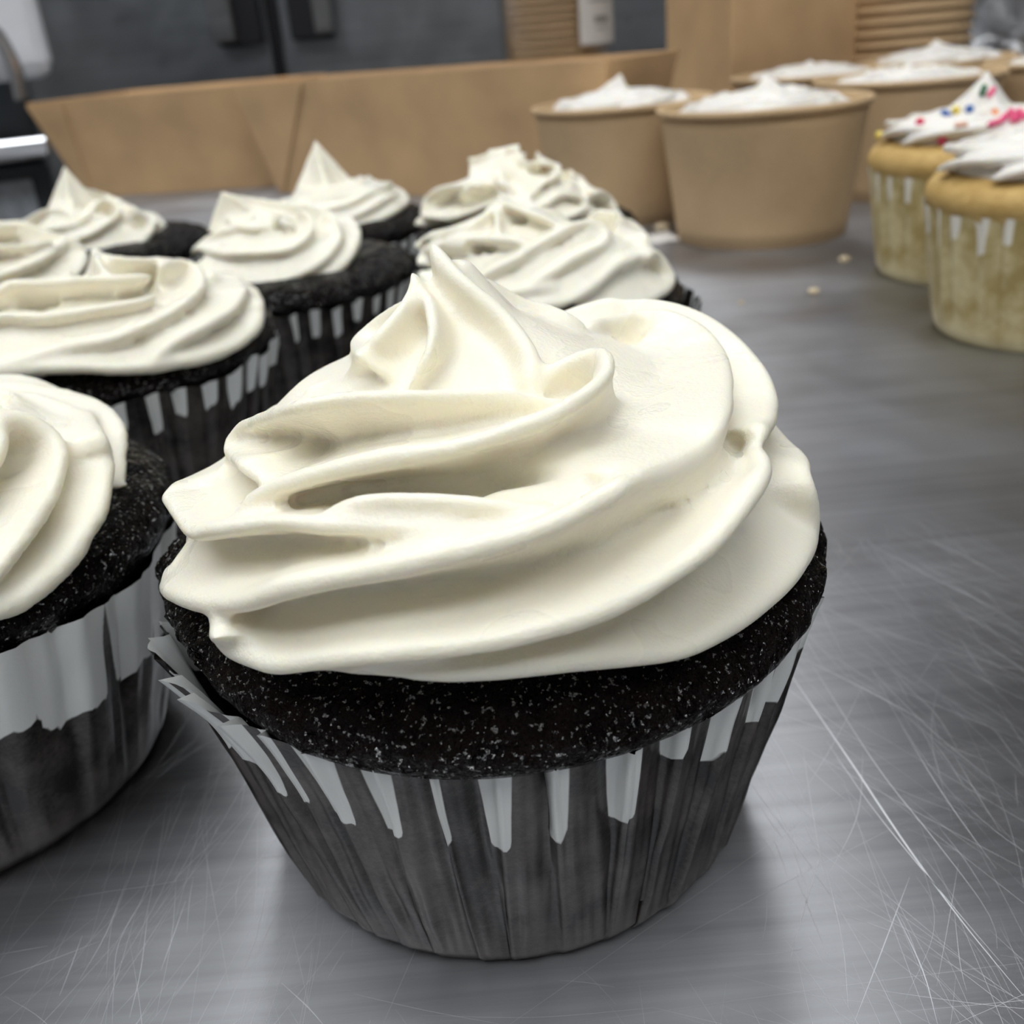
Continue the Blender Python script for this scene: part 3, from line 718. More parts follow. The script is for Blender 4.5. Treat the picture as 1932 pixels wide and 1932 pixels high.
# ------------------------------------------------------------------ the other chocolate cupcakes
OTHER_FINS = {0: [('A', (18, 40), 1.0, 4.5, [(-1.67, 32.59, 38.85), (3.65, 31.55, 40.29), (7.59, 31.1, 39.9), (11.2, 30.8, 38.58), (14.32, 30.68, 35.85), (29.58, -1.82, 43.09), (30.96, -4.23, 41.07), (31.47, -6.83, 39.58), (31.6, -9.72, 38.0), (31.3, -11.97, 36.9), (30.7, -14.0, 36.27), (30.36, -14.73, 36.2)]),
 ('B', (14, 42), 1.0, 4.5, [(22.58, -10.67, 47.51), (23.0, -9.09, 47.7), (24.04, -7.86, 47.27), (25.41, -7.02, 46.37), (26.96, -6.93, 44.99), (28.19, -8.44, 43.34), (28.65, -11.52, 41.55), (28.23, -14.85, 40.1), (27.07, -18.54, 38.5), (25.18, -22.27, 36.59), (22.74, -25.2, 35.36), (20.11, -27.23, 35.79)]),
 ('C', (20, 38), 1.2, 4.5, [(30.86, -12.84, 37.14), (30.5, -14.73, 35.73), (30.14, -15.71, 35.1), (29.18, -17.42, 34.26), (27.48, -19.99, 33.46), (25.99, -21.89, 32.96), (24.63, -23.4, 33.22), (21.98, -25.94, 33.41), (18.32, -28.61, 35.24)]),
 ('D', (8, 46), 0.9, 4, [(20.44, -9.17, 49.36), (21.02, -6.78, 49.57), (22.81, -8.4, 48.03), (23.67, -9.68, 47.03), (24.33, -12.7, 45.39), (24.08, -15.28, 44.31), (22.72, -18.28, 43.62)])],
1: [('a', (22, 37), 1.1, 4.5, [(-17.5, -26.33, 36.87), (-8.85, -31.03, 35.94), (-3.41, -32.13, 35.85), (6.66, -31.84, 35.48), (14.48, -30.01, 33.8), (18.16, -28.13, 33.11), (22.2, -25.05, 32.57), (25.26, -22.0, 31.97), (28.32, -17.86, 31.81), (30.47, -13.89, 32.05), (32.3, -8.88, 32.96), (32.79, -4.35, 34.42), (32.09, -0.26, 36.21), (26.33, 20.22, 34.17), (21.71, 22.81, 37.05), (14.65, 26.39, 38.57)]),
 ('b', (16, 38), 1.0, 4.5, [(-15.06, -28.24, 36.35), (-3.39, -31.61, 36.63), (5.04, -30.29, 38.0), (12.9, -27.58, 38.27), (18.79, -22.74, 39.27), (22.4, -17.3, 40.37), (23.99, -12.77, 41.3), (24.53, -7.92, 42.34), (22.43, -2.42, 44.35), (19.45, -2.82, 45.83), (17.11, -7.73, 46.21)]),
 ('c', (18, 38), 1.0, 4, [(18.19, -28.08, 33.27), (21.76, -24.11, 35.55), (26.08, -18.27, 36.57), (29.32, -10.78, 37.35), (30.14, -4.16, 38.31), (29.79, -0.71, 38.99), (22.77, 21.55, 37.23), (17.07, 24.41, 38.98)]),
 ('d', (16, 38), 0.8, 3.5, [(-14.64, -21.4, 42.24), (-4.63, -23.85, 43.33), (0.8, -25.0, 42.86), (4.34, -24.83, 42.74), (12.25, -21.99, 42.75), (16.47, -19.58, 42.46), (18.8, -16.68, 42.79)]),
 ('e', (8, 40), 0.9, 4, [(-12.28, -16.81, 45.28), (-7.43, -17.18, 46.23), (-5.95, -16.04, 46.89), (-3.03, -16.7, 46.94), (2.48, -17.59, 46.63), (7.82, -16.51, 46.42), (14.19, -14.43, 45.55), (17.23, -12.34, 45.09)]),
 ('f', (2, 42), 0.6, 3, [(3.45, 1.3, 48.56), (8.01, -10.37, 48.22), (9.51, -12.95, 47.27), (11.55, -14.9, 46.17)]),
 ('g', (4, 42), 0.6, 3, [(3.53, 1.33, 48.17), (9.79, -7.59, 48.4), (13.69, -7.61, 47.41), (17.4, -5.15, 46.49), (19.23, -3.77, 45.86)]),
 ('h', (3, 42), 0.6, 2.6, [(4.02, -12.67, 48.16), (4.15, -14.75, 47.52), (3.24, -17.21, 46.74)])],
2: [('a', (15, 36), 1.0, 3.6, [(-18.79, -12.41, 33.64), (-13.24, -19.76, 30.98), (-8.19, -22.54, 28.68), (-2.32, -23.87, 27.34), (6.28, -23.16, 26.87), (12.3, -20.6, 28.18), (16.15, -17.73, 29.67), (19.28, -13.3, 31.95), (20.81, -6.75, 34.57), (20.35, -0.45, 36.42), (17.6, 5.66, 38.88), (12.52, 11.74, 39.3), (4.05, 9.8, 42.98)]),
 ('b', (8, 39), 0.8, 3.4, [(-21.67, -3.51, 34.65), (-18.95, -7.84, 36.26), (-11.53, -16.97, 36.24), (-5.41, -19.88, 36.13), (2.62, -20.55, 36.01), (7.21, -18.96, 36.48), (10.18, -15.28, 38.32), (10.82, -10.91, 40.55), (9.73, -7.37, 42.28), (6.43, -5.72, 43.67)]),
 ('c', (12, 38), 0.9, 3.4, [(-9.05, -21.97, 31.08), (-5.47, -23.37, 29.23), (-0.92, -23.97, 28.83), (5.64, -23.32, 30.02), (11.62, -20.46, 31.65), (15.17, -16.47, 33.82), (16.98, -11.31, 36.37), (15.69, -5.45, 39.7), (12.36, -3.62, 41.96)]),
 ('d', (3, 42), 0.6, 2.8, [(-11.07, -2.71, 48.86), (-8.68, -2.04, 47.57), (-4.74, 0.13, 46.3), (2.83, -1.92, 44.79), (8.15, -3.65, 43.58)]),
 ('e', (4, 41), 0.6, 2.8, [(-11.0, -2.69, 48.6), (-13.23, 3.77, 44.13), (-9.43, -8.63, 42.0), (-4.41, -13.96, 40.98), (1.27, -14.5, 41.04)]),
 ('f', (10, 38), 0.8, 3.2, [(-21.01, -3.45, 35.35), (-16.47, -7.66, 38.51), (-11.52, -10.27, 40.5), (-7.94, -11.52, 41.37), (-3.2, -7.76, 43.75)])],
3: [('a', (16, 36), 1.0, 3.6, [(-14.83, -18.4, 33.77), (-6.8, -24.55, 29.52), (5.41, -24.9, 28.17), (14.47, -20.99, 28.96), (21.27, -13.88, 30.56), (25.03, -1.35, 31.46), (24.05, 4.27, 33.95), (18.82, 9.63, 36.44), (5.67, 17.17, 38.78)]),
 ('b', (10, 38), 0.8, 3.2, [(-13.02, -18.35, 35.12), (-1.53, -22.98, 34.51), (7.62, -21.09, 35.19), (15.02, -13.99, 36.98), (19.8, -2.36, 37.45), (20.94, 4.98, 37.34)]),
 ('c', (12, 38), 0.8, 3.2, [(-11.44, -22.1, 31.79), (-0.29, -25.28, 30.87), (10.38, -22.59, 31.87), (19.32, -12.7, 34.42), (23.06, 4.21, 34.04)])],
4: [('t1', (4, 46), 0.6, 2.6, [(-14.45, -0.17, 47.21), (-14.19, -0.16, 44.01), (-14.99, -14.81, 41.8), (-18.04, -15.75, 39.25)]),
 ('t2', (0, 46), 0.6, 2.6, [(-8.62, 0.07, 48.87), (-8.13, 0.08, 44.83), (-6.63, -18.48, 42.85), (-4.22, -22.22, 40.51)]),
 ('t3', (0, 46), 0.6, 2.6, [(-4.62, 0.1, 48.24), (-2.14, 0.07, 46.65), (1.49, -13.07, 46.38), (6.18, -14.45, 45.19), (10.55, -13.25, 44.54)]),
 ('t4', (4, 46), 0.7, 2.8, [(10.55, -13.25, 44.54), (8.43, -18.71, 42.2), (4.7, -21.61, 40.94), (-1.21, -25.47, 37.56), (-7.37, -25.22, 36.63)]),
 ('l1', (12, 40), 1.0, 3.6, [(-29.19, 0.6, 33.92), (-27.3, 1.66, 37.61), (-22.55, -3.66, 40.31), (-14.87, -15.31, 41.59), (-10.84, -17.98, 41.84)]),
 ('l2', (12, 35), 0.9, 3.6, [(-31.0, -0.98, 30.73), (-29.06, 0.1, 32.4), (-20.78, -18.59, 34.26), (-11.91, -22.99, 37.1), (-5.77, -23.62, 38.87)]),
 ('r1', (12, 40), 0.9, 3.4, [(-5.02, -27.83, 33.55), (0.51, -27.45, 34.96), (4.9, -25.97, 36.43), (9.44, -23.2, 38.11), (15.01, -21.38, 36.83), (15.85, -22.72, 34.56), (12.16, -25.83, 32.99), (5.64, -28.4, 32.02)]),
 ('o', (18, 38), 1.0, 4, [(9.91, 22.65, 38.46), (12.21, 22.59, 37.36), (17.8, 18.3, 37.54), (17.77, -17.1, 38.52), (23.1, -14.62, 35.14), (24.55, -15.51, 31.87), (23.06, -18.4, 28.77), (16.7, -24.31, 27.64)])],
5: [('o1', (20, 37), 1.1, 4, [(21.09, 17.63, 35.18), (18.75, -17.25, 38.01), (22.29, -14.48, 36.55), (24.84, -14.63, 32.52), (24.09, -16.86, 30.65), (21.09, -20.62, 29.89), (15.6, -25.01, 28.8), (5.4, -28.98, 28.82)]),
 ('o2', (18, 39), 1.0, 4, [(13.41, 20.21, 39.43), (17.89, 18.17, 37.99), (21.23, 14.05, 38.03), (20.28, -11.85, 40.23), (20.41, -14.53, 38.52), (18.58, -18.2, 37.33), (13.24, -22.95, 36.65), (7.58, -27.15, 33.87), (1.76, -28.95, 32.06), (-7.76, -28.04, 31.76)]),
 ('k', (10, 41), 1.0, 3.6, [(-12.96, -22.95, 36.85), (-6.14, -23.24, 39.65), (-1.36, -21.7, 41.86), (3.46, -19.51, 43.39), (6.74, -17.33, 44.25), (9.92, -16.1, 44.05), (11.83, -16.91, 42.76), (11.92, -18.83, 41.36), (10.0, -21.3, 40.17), (5.84, -23.65, 39.3), (1.31, -25.85, 37.51), (-3.59, -27.06, 35.47)]),
 ('t1', (2, 46), 0.6, 3, [(-8.42, 0.08, 47.75), (-8.5, -10.21, 47.19), (-8.57, -14.37, 45.43), (-8.58, -18.26, 43.12)]),
 ('t2', (4, 45), 0.6, 3, [(-8.31, 0.09, 47.74), (-6.67, -8.78, 48.08), (-3.52, -13.21, 47.01), (0.82, -16.44, 45.59), (3.45, -18.09, 44.39)]),
 ('t3', (6, 44), 0.7, 3, [(-8.62, -6.09, 48.26), (-10.33, -9.28, 46.92), (-13.04, -10.94, 45.27), (-18.36, -7.55, 43.38), (-22.6, 3.01, 41.29)]),
 ('l1', (16, 39), 0.9, 3.4, [(-26.03, 2.55, 39.77), (-24.28, 2.89, 40.82), (-20.63, -4.04, 42.46), (-16.2, -9.51, 44.13), (-13.07, -11.75, 44.91)]),
 ('l2', (16, 38), 0.9, 3.6, [(-25.13, -6.4, 37.44), (-24.67, -4.33, 38.54), (-23.57, -4.18, 39.76), (-21.42, -7.45, 41.01), (-15.37, -15.01, 42.07)]),
 ('m', (12, 41), 0.9, 3.6, [(-22.94, -7.57, 39.54), (-18.33, -11.28, 42.05), (-12.88, -15.66, 43.04), (-5.75, -19.93, 42.69), (-1.9, -22.16, 41.42)]),
 ('lo', (18, 37), 1.0, 3.8, [(-24.78, -9.65, 36.54), (-23.2, -14.92, 35.0), (-17.23, -22.69, 33.28), (-7.49, -26.91, 34.36), (1.13, -27.48, 35.12)])],
6: [('o', (14, 37), 1.0, 3.6, [(-2.63, -0.45, 45.62), (0.19, 15.58, 40.8), (14.4, -9.04, 39.9), (19.49, -10.75, 35.24), (20.29, -13.56, 31.93), (16.03, -19.16, 28.4), (8.41, -23.52, 27.95), (-6.18, -24.19, 30.18)]),
 ('k', (8, 40), 0.8, 3.2, [(-13.45, -17.3, 35.65), (-0.67, -20.72, 36.89), (4.01, -16.96, 39.62), (5.99, -11.64, 42.11), (8.71, -9.88, 42.07), (11.7, -11.91, 40.12), (11.06, -17.16, 37.2), (5.07, -22.54, 34.14), (-2.51, -23.83, 32.8)]),
 ('b', (10, 38), 0.9, 3.2, [(-26.17, -8.46, 36.81), (-20.32, -5.83, 38.03), (-13.99, -8.4, 40.36), (-6.84, -12.7, 41.44), (-0.3, -17.58, 39.5), (-1.99, -20.0, 37.49)])],
7: [('o', (18, 37), 1.0, 3.8, [(5.53, 4.24, 50.15), (9.64, 9.68, 46.98), (13.68, 11.96, 46.24), (19.25, 13.03, 43.06), (24.52, 14.49, 40.68), (26.47, 13.52, 36.98), (28.76, 6.18, 35.7), (29.36, -5.93, 34.28), (25.63, -15.55, 33.84), (19.46, -22.73, 34.39), (10.74, -26.36, 37.21)]),
 ('b', (14, 38), 0.9, 3.6, [(12.44, -24.15, 38.77), (19.24, -18.88, 39.0), (24.79, -7.91, 39.9), (23.02, 13.61, 40.22)]),
 ('d', (8, 40), 0.9, 3.4, [(10.81, -16.85, 44.11), (17.25, -10.54, 44.02), (21.99, -5.17, 42.57), (23.47, 3.5, 41.79)]),
 ('e', (4, 41), 0.8, 3, [(8.91, -4.93, 47.82), (13.2, 1.21, 46.98), (14.53, 9.01, 45.54)])]}
# label, place, radius, foot and crown height of the swirl, turn of the under-layer, height correction of the cake dome
OTHERS = [
    ('chocolate cupcake cut off by the left edge of the photo, nearest the front', (-72, 104, 0), 33, 35, 50, 210, 0),
    ('chocolate cupcake with wide flat swirl behind the one at the left edge', (-74, 186, 0), 32, 33, 47, 60, -2),
    ('chocolate cupcake with small tilted swirl right behind the big front one', (-51, 256, 0), 22, 30, 42, 40, 0),
    ('chocolate cupcake with tall sharp buttercream peak in front of the trays', (-48, 326, 0), 24, 30, 41, 80, 0),
    ('chocolate cupcake with ragged crown of buttercream beside the paper cups', (11, 290, 0), 28, 30, 43, 10, 0),
    ('chocolate cupcake with wide looped swirl directly behind the big front one', (10.5, 207, 0), 28, 30, 44, 30, 0),
    ('chocolate cupcake with pointed peak farthest back at the left', (-119, 324, 0), 24, 30, 41, 15, 0),
    ('chocolate cupcake low at the left edge in the second row', (-124, 240, 0), 28, 34, 46, 55, -1),
]
PEAKS = {3: [(0, -1, 37, 9.5, -1, 0, 53.2, 2.0)], 6: [(-5, -2, 37, 9.0, -5, -2, 52.6, 2.0)], 7: [(2, 0, 42, 7, 0, 0, 49, 2.0)]}
for i, (lab, loc, Rb, z0, zt, rot, dz) in enumerate(OTHERS):
    rg = random.Random(20 + i)
    fins = swirl_fins(rg, Rb * 0.93, z0 + 1.0, zt - 1.5, 7, 190, rot, 0, 0.9, 0, 0.55) + OTHER_FINS[i]
    fm = frosting_mesh('frosting', fins, swirl_core(Rb * 0.92, z0, zt - 2), 0.6, 2, 0.25, i, PEAKS.get(i, ()))
    if i == 0:
        choc_cupcake(lab, loc, fm, 30, dz, 1.0, 1.0, (11, 17), (8, 13), 0.62)
    else:
        choc_cupcake(lab, loc, fm, 30 + i, dz, (0.95 if i in (3, 4) else 0.88 if i == 5 else 1.0), (0.85 if 2 <= i <= 6 else 1.0), (7.5, 11), (4, 8), 0.22)

# ------------------------------------------------------------------ vanilla cupcakes
VAN = [((136, 242, 0), 'vanilla cupcake with white swirl cut off by the right edge', 31, 49, 4, 30, 0.6),
       ((145, 306, 0), 'vanilla cupcake with sprinkled peak beside the paper cups', 29, 49, 6, 20, 0.55)]
van_objs = []
for i, (loc, lab, Rb, zt, tip, rot, rise) in enumerate(VAN):
    rg = random.Random(60 + i)
    t = thing('vanilla_cupcake', lab, 'cupcake', loc, 0, 'vanilla cupcakes')
    folds = [360 / 26 * k + rg.uniform(-1.5, 1.5) for k in range(26)]
    put('liner', liner_mesh('liner', folds, 25.0, 29.0, 31, 8, 24, rg, amp=2.0, drylen=lambda f: rg.uniform(5, 9), drywide=0.26), M['liner_cream'], t)
    prof = [(0.05, 39.5), (18, 39.5), (25, 38.6), (29.6, 36.2), (31.2, 33.6), (30.6, 31.6), (29, 30.5), (27, 28), (24.4, 1), (0.05, 1)]
    put('cake', cake_mesh('cake', prof, 128, 0.35, 0.12, 5 + i), M['vanilla'], t)
    fins = swirl_fins(rg, Rb, 39.5, zt, 8, 170, rot, tip, 1.0, 0, rise)
    fo = put('frosting', frosting_mesh('frosting', fins, swirl_core(Rb * .94, 38.2, zt), 0.65, 3, 0.2, i, [(0, 0, zt - 3, 7.5, 1, 0, zt + tip + 1.5, 2.0)]), M['frost_white'], t)
    van_objs.append(t)

# ------------------------------------------------------------------ paper cups of buttercream
def cup_profile(rt, rb, H):
    out = [(rb - 1.0, 1.2), (rb - 0.6, 0.0), (rb, 0.0)]
    for i in range(1, 9):
        q = i / 8; out.append((rb + (rt - 1.6 - rb) * q, (H - 2.2) * q))
    for a in range(0, 9):                     # rolled rim
        an = math.radians(-140 + a * 40)
        out.append((rt - 1.15 + 1.25 * math.cos(an), H - 1.3 + 1.3 * math.sin(an)))
    for i in range(7, -1, -1):
        q = i / 8; out.append((rb - 0.6 + (rt - 2.3 - rb + 0.6) * q, 2 + (H - 4) * q))
    out.append((0.05, 2.0))
    return out


def cup_body(name, rt, rb, H):
    v, f = lathe_vf(cup_profile(rt, rb, H), 72)
    return mesh_from(name, v, f)


CUP_ME = cup_body('cup_wall', 38.5, 31, 47)
CUPS = [((104, 388, 0), 'kraft paper cup of white buttercream nearest to the front', 52, 4, 7),
        ((62, 455, 0), 'kraft paper cup of buttercream beside the right-hand tray, leftmost cup', 53, 5, 7),
        ((182, 452, 0), 'kraft paper cup of flat buttercream behind the sprinkled cupcake', 48, 4, 7),
        ((165, 530, 0), 'kraft paper cup of buttercream in front of the tall box', 50, 3, 7),
        ((232, 545, 0), 'kraft paper cup of buttercream in front of the right-hand cup stack', 54, 2, 7),
        ((262, 466, 0), 'kraft paper cup cut off by the right edge of the photo', 48, 2, 7)]
for i, (loc, lab, zt, tip, n) in enumerate(CUPS):
    rg = random.Random(80 + i)
    t = thing('paper_cup', lab, 'paper cup', loc, rg.uniform(0, 360), 'paper cups of buttercream')
    put('cup_wall', CUP_ME, M['kraft_cup'], t)
    fins = swirl_fins(rg, 32, 45.0, zt, n, 170, rg.uniform(0, 60), tip, 1.0, 0, 0.7)
    fm = frosting_mesh('frosting', fins, [(0.05, 38), (34.0, 38), (35.0, 43.5), (30, 45)] + swirl_core(28, 45, zt)[3:], 0.8, 2, 0.6, i, [(rg.uniform(-4, 4), rg.uniform(-4, 4), zt - 4, 8.5, 0, 0, zt + tip, 2.0)])
    put('frosting', fm, M['frost_white'], t)

# ------------------------------------------------------------------ nested stacks of cups
PLAIN_ME = cup_body('cup_wall', 36, 29, 47)
EMPTY_ME = PLAIN_ME.copy(); EMPTY_ME.name = 'cup_wall'; EMPTY_ME.materials.clear(); EMPTY_ME.materials.append(M['kraft_cup'])


ORD = ('first second third fourth fifth sixth seventh eighth ninth tenth eleventh twelfth thirteenth fourteenth fifteenth sixteenth').split()


def cup_stack(x, y, n, pitch, where, group):
    first = None
    for k in range(n):
        lab = 'empty kraft paper cup, ' + ORD[k] + ' from the bottom of the stack ' + where
        if first is None:
            first = tag(put('stacked_cup', EMPTY_ME, None, None, (x, y, 0)), lab, 'paper cup', group)
        else:
            c = first.copy(); COL.objects.link(c); c['label'] = lab
            c.location = (x * S + 0.0003 * math.sin(k * 2.1), y * S, k * pitch * S); c.rotation_euler = (0, 0, k * 1.3)


cup_stack(254, 640, 12, 6.0, 'behind the cups of buttercream', 'right-hand stack of cups')
cup_stack(62, 790, 16, 5.2, 'inside the labelled plastic sleeve', 'left-hand stack of cups')

# clear sleeve with a white label round the left-hand stack
sl = thing('plastic_sleeve', 'clear plastic sleeve with white label round the left-hand cup stack', 'plastic bag', (62, 790, 0))
v, f = [], []
for j in range(30):
    z = 1 + j * 5.5
    for i in range(60):
        th = 2 * math.pi * i / 60
        r = 38.5 + 1.2 * noise.noise((math.cos(th) * 2, math.sin(th) * 2, z * 0.02)) + 2.5 * max(0, math.cos(th + 0.6)) ** 3
        v.append((r * math.cos(th), r * math.sin(th), z))
f = [(j * 60 + i, j * 60 + (i + 1) % 60, (j + 1) * 60 + (i + 1) % 60, (j + 1) * 60 + i) for j in range(29) for i in range(60)]
put('sleeve', mesh_from('sleeve', v, f), M['film'], sl)


def on_cyl(a0, a1, z0, z1, r):
    v, f = [], []
    for i in range(9):
        th = math.radians(a0 + (a1 - a0) * i / 8)
        v += [(r * math.cos(th), r * math.sin(th), z0), (r * math.cos(th), r * math.sin(th), z1)]
    f = [(2 * i, 2 * i + 2, 2 * i + 3, 2 * i + 1) for i in range(8)]
    return v, f


lb = put('label_sticker', mesh_from('label_sticker', *on_cyl(-72, -26, 64, 102, 43.2)), M['paper'], sl)
pv, pf = [], []
for (a0, a1, z0, z1) in [(-62, -40, 95, 96.5), (-62, -34, 90, 91.2), (-56, -38, 77, 81), (-54, -42, 73, 74)]:
    a, b = on_cyl(a0, a1, z0, z1, 43.35); o = len(pv); pv += a; pf += [tuple(q + o for q in x) for x in b]
put('print', mesh_from('print', pv, pf), M['print'], lb)


# ------------------------------------------------------------------ kraft trays and box
def tray(lab, loc, rot, length, depth, hgt, flare, gus_l, gus_r, right_flare=True):
    """open card tray with flared walls; local x along the front, +y to the back"""
    t = thing('kraft_tray', lab, 'tray', loc, rot)
    L2, e = length, flare
    er = e if right_flare else 0.0
    B = [(0, 0, 0.6), (L2, 0, 0.6), (L2, depth, 0.6), (0, depth, 0.6)]
    T = [(-e, -e * .7, hgt), (L2 + er, -e * .7, hgt), (L2 + er, depth + e, hgt), (-e, depth + e, hgt)]
    slab('tray_base', B, -0.5, M['kraft'], t)
    slab('front_wall', [B[0], B[1], T[1], T[0]], 0.7, M['kraft'], t)
    slab('right_wall', [B[1], B[2], T[2], T[1]], 0.7, M['kraft'], t)
    slab('back_wall', [B[2], B[3], T[3], T[2]], 0.7, M['kraft'], t)
    slab('left_wall', [B[3], B[0], T[0], T[3]], 0.7, M['kraft'], t)
    # folded web glued flat against the outside of the front wall
    y0 = -e * .7
    for (x, s, w, dz) in ((0, 1, gus_l, 0), (L2, -1, gus_r, 0)):
        if w:
            top_z = hgt * (1 - dz) - (1.0 if dz == 0 else 0)
            xo = -e if s > 0 else L2 + e
            q = [(x + s * 1.5, -0.9, 1.5), (x + s * 5, -1.0, 1.5), (xo + s * w, y0 - 1.1, hgt - 1.5), (xo + s * 0.3, y0 - 1.1, hgt - 1.5)]
            slab('folded_web', q if s > 0 else q[::-1], 0.9, M['kraft'], t)
    # raw cut edge along the top of the front wall
    slab('cut_edge', [(-e, y0 - 0.75, hgt), (L2 + er, y0 - 0.75, hgt), (L2 + er, y0 + 0.5, hgt + 0.05), (-e, y0 + 0.5, hgt + 0.05)], 0.25, M['kraft_edge'], t)
    return t


tray('left kraft card tray standing behind the chocolate cupcakes', (-262, 707.3, 0), -14, 136, 90, 61, 18, 26, 0, False)
tray('right kraft card tray set at an angle behind the cupcakes', (-122, 640, 0), -38, 226, 45, 62, 13, 58, 0)

tb = thing('tall_kraft_box', 'tall kraft card box standing behind the paper cups', 'box', (137, 575, 0), 0)
BX = [(0, 0), (95, 60), (72, 140), (-19, 84)]
for k, nm in enumerate(('right_panel', 'back_panel', 'far_panel', 'left_panel')):
    a, b = BX[k], BX[(k + 1) % 4]
    slab(nm, [(a[0], a[1], 0.5), (b[0], b[1], 0.5), (b[0], b[1], 230), (a[0], a[1], 230)], -0.8, M['kraft'], tb)
slab('top_panel', [(x, y, 230) for x, y in BX], 0.8, M['kraft'], tb)

# crumpled clear bag at the far right
rg = random.Random(9)
bag = thing('plastic_bag', 'crumpled clear plastic bag at the upper right behind the cups', 'plastic bag', (345, 700, 0))
v, f = [], []
for j in range(40):
    for i in range(60):
        th = 2 * math.pi * i / 60; ph = math.pi * (j + 0.02) / 39.04
        r = 1 + 0.28 * noise.noise((math.cos(th) * math.sin(ph) * 2.2, math.sin(th) * math.sin(ph) * 2.2, math.cos(ph) * 2.2 + 5)) \
            + 0.13 * abs(noise.noise((math.cos(th) * math.sin(ph) * 6, math.sin(th) * math.sin(ph) * 6, math.cos(ph) * 6)))
        v.append((62 * r * math.sin(ph) * math.cos(th), 55 * r * math.sin(ph) * math.sin(th), max(0.6, 62 + 75 * r * math.cos(ph))))
f = [(j * 60 + i, j * 60 + (i + 1) % 60, (j + 1) * 60 + (i + 1) % 60, (j + 1) * 60 + i) for j in range(39) for i in range(60)]
put('bag_film', mesh_from('bag_film', v, f), M['film_crumpled'], bag)

# ------------------------------------------------------------------ refrigerator behind
fr = thing('refrigerator', 'dark stainless steel two-door refrigerator in the background', 'refrigerator', (-303, 1800, -920))
box('cabinet', (-900, 1150, 22, 720, 0, 2000), M['fridge'], fr, bev=3)
for nm, x0, x1 in (('left_door', -890, -9), ('right_door', 9, 1140)):
    box('door', (x0, x1, -30, 20, 120, 1980), M['fridge'], fr, bev=4)
box('door_seal', (-9, 9, -12, 20, 120, 1980), M['black'], fr)
for (x0, x1) in ((-82, -14), (30, 96)):
    d = box('handle', (x0, x1, -62, -30, 1010, 1500), M['black'], fr, bev=3)
    box('grip', (x0 - 4, x0 + 30, -80, -60, 1016, 1500) if x0 < 0 else (x1 - 26, x1 + 4, -80, -60, 1016, 1500), M['fridge_trim'], d, bev=3)

# white mixer at the left edge
mx = thing('floor_mixer', 'white enamelled mixer at the upper left edge with chrome hook', 'mixer', (-334, 900, -920), 21)
box('column', (-290, -25, 60, 300, 0, 1000), M['dark_grey'], mx, bev=6)
box('housing', (-290, 0, 0, 300, 994, 1350), M['white_enamel'], mx, bev=12)
v, f = [], []
path = catmull([(-52, -14, 1000), (-53, -18, 1022), (-46, -22, 1036), (-36, -22, 1030), (-29, -20, 1004), (-30, -16, 980)], 4)
for k, p in enumerate(path):
    for i in range(10):
        th = 2 * math.pi * i / 10
        v.append((p[0] + 6 * math.cos(th), p[1] + 6 * math.sin(th), p[2]))
f = [(k * 10 + i, k * 10 + (i + 1) % 10, (k + 1) * 10 + (i + 1) % 10, (k + 1) * 10 + i) for k in range(len(path) - 1) for i in range(10)]
put('hook', mesh_from('hook', v, f), M['chrome'], mx)
box('bowl_rail', (-290, -18, -20, 60, 936, 952), M['chrome'], mx, bev=3)
box('control_panel', (-290, -24, 20, 60, 700, 930), M['dark_grey'], mx, bev=3)
box('panel_patch', (-102, -40, 17, 20, 872, 918), M['pale_patch'], mx)  # plain pale patch on the dark panel

# ------------------------------------------------------------------ small things on the table
v, f = lathe_vf([(0.05, 0.0), (0.8, 0.1), (1.1, 0.6), (0.9, 1.2), (0.05, 1.5)], 10)
CRUMB = mesh_from('crumb', v, f)
CRUMB.materials.append(M['crumb'])
crumbs = [((115.8, 328, 0), 1.5, 'white crumb on the steel between cup and vanilla cupcakes'), ((94.5, 292, 0), 1.3, 'yellowish crumb on the steel in front of the cups'),
          ((72, 288, 0), 0.7, 'tiny pale crumb left of the yellowish one'), ((70, 408, 0), 2.4, 'golden crumb beside the foot of the nearest paper cup')]
for loc, s, lab in crumbs:
    o = put('crumb', CRUMB, None, None, loc); o.scale = (s * 1.2, s, s); tag(o, lab, 'crumb')
slp = thing('paper_scrap', 'small white paper scrap lying left of the nearest paper cup', 'paper', (63, 392, 0), 20)
slab('sheet', [(-9, -6, 0.3), (8, -8, 0.3), (10, 5, 1.5), (-6, 7, 0.5)], 0.2, M['paper'], slp)

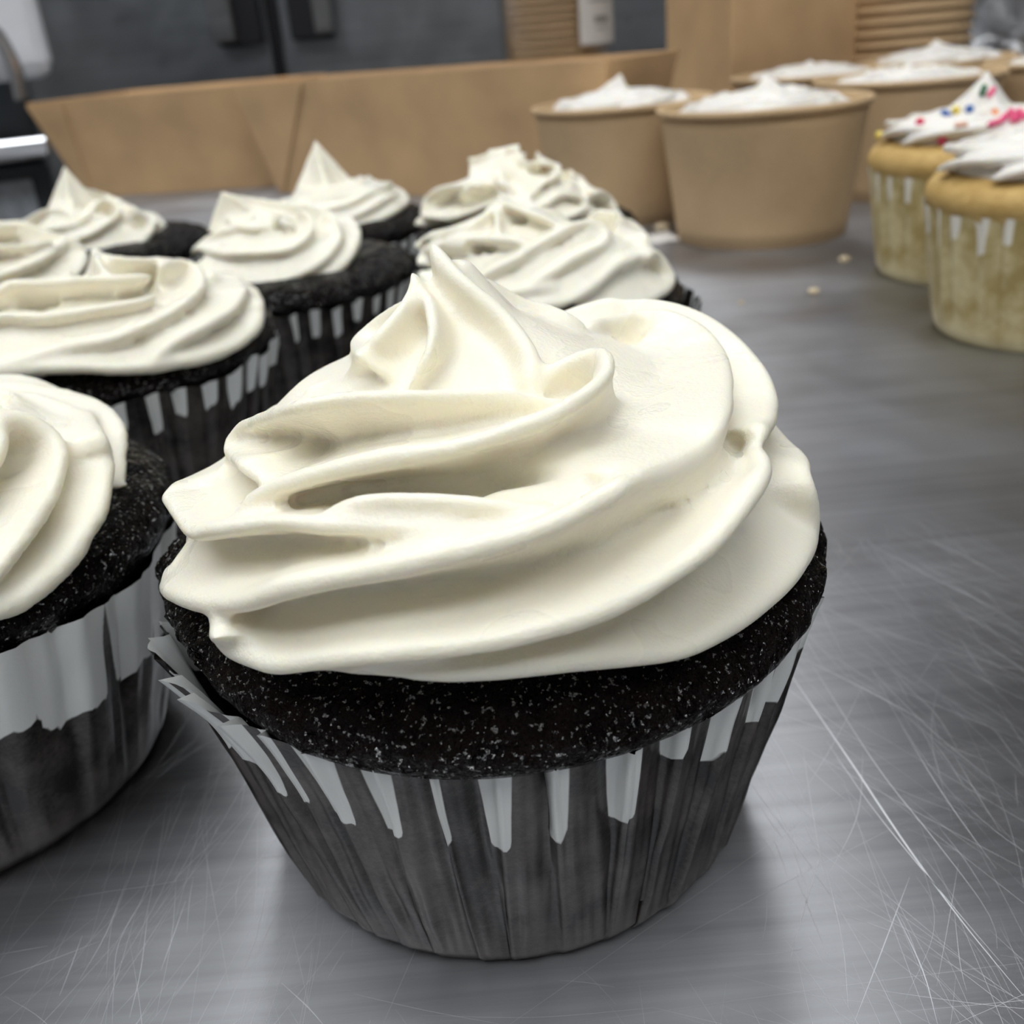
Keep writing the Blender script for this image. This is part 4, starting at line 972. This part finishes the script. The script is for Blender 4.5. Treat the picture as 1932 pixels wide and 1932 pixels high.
# sugar sprinkles on the vanilla swirls: place (mm), surface normal, rod or dot, angle along the surface
v, f = lathe_vf([(0.05, -1.75), (0.5, -1.65), (0.78, -1.3), (0.85, 0), (0.78, 1.3), (0.5, 1.65), (0.05, 1.75)], 12)
ROD = mesh_from('sprinkle_rod', v, f)
v, f = lathe_vf([(1.25 * math.sin(a), -1.25 * math.cos(a)) for a in (0.04, 0.5, 1.0, 1.57, 2.1, 2.6, 3.1)], 14)
DOT = mesh_from('sprinkle_dot', v, f)
CL = 'pink sugar sprinkle in the dense cluster on the right slope of the sprinkled swirl'
SPR = [('green', 1, (143.9, 303.2, 50.7), (-.4, -.76, .51), 80, 'green sugar sprinkle just below the tip of the sprinkled swirl'),
       ('pink', 1, (145.6, 301.8, 50.1), (-.2, -.67, .57), 60, 'pink sugar sprinkle beside the green one under the tip'),
       ('yellow', 0, (135.6, 301.1, 46.2), (-.11, -.59, .8), 0, 'yellow sugar sprinkle between the two blue ones'),
       ('blue', 1, (133.4, 301.8, 45.5), (-.4, -.66, .63), -35, 'dark blue sugar rod at the left foot of the pulled tip'),
       ('blue', 0, (138.8, 299.9, 46.3), (-.07, -.69, .72), 0, 'round blue sugar sprinkle right of the yellow one'),
       ('orange', 1, (144.2, 295.4, 45.0), (.04, -.37, .93), 75, 'orange sugar sprinkle at the left end of the pink cluster'),
       ('pink', 1, (138.6, 284.2, 43.9), (0, -.8, .5), 10, CL), ('pink', 1, (141.0, 284.8, 44.3), (.03, -.57, .82), 30, CL),
       ('pink', 1, (143.7, 288.4, 44.7), (-.01, -.34, .94), 45, CL), ('pink', 1, (146.1, 289.9, 45.2), (.26, -.62, .74), 80, CL),
       ('pink', 1, (148.8, 291.8, 45.3), (.33, -.44, .84), 20, CL), ('pink', 1, (147.4, 286.3, 45.0), (.08, -.45, .89), 100, CL),
       ('pink', 1, (144.5, 284.6, 44.3), (.13, -.69, .71), 5, CL),
       ('red', 0, (125.5, 300.5, 44.0), (-.48, -.52, .7), 0, 'red sugar sprinkle on the upper left edge of the sprinkled swirl'),
       ('peach', 1, (131.0, 286.7, 43.7), (-.12, -.3, .95), 5, 'pale peach sugar sprinkle lying below the blue ones'),
       ('pink', 0, (128.1, 290.7, 39.7), (-.54, -.41, .73), 0, 'single pink sugar dot on the left face of the sprinkled swirl'),
       ('yellow', 0, (118.7, 311.7, 40.3), (-.94, .2, .27), 0, 'yellow sugar sprinkle on the far left rim of the sprinkled swirl')]
MESHES = {}
for (c, rod, pos, nrm, ang, lab) in SPR:
    key = (c, rod)
    if key not in MESHES:
        MESHES[key] = (ROD if rod else DOT).copy(); MESHES[key].materials.clear(); MESHES[key].materials.append(SPRINKLE[c])
    o = put('sprinkle', MESHES[key], None)
    n = Vector(nrm).normalized(); side = Vector((0, 0, 1)).cross(n).normalized()
    ax = side * math.cos(math.radians(ang)) + n.cross(side) * math.sin(math.radians(ang))
    o.rotation_euler = ax.to_track_quat('Z', 'Y').to_euler()
    o.location = (Vector(pos) + n * 0.45) * S
    tag(o, lab, 'sprinkle', 'sugar sprinkles')
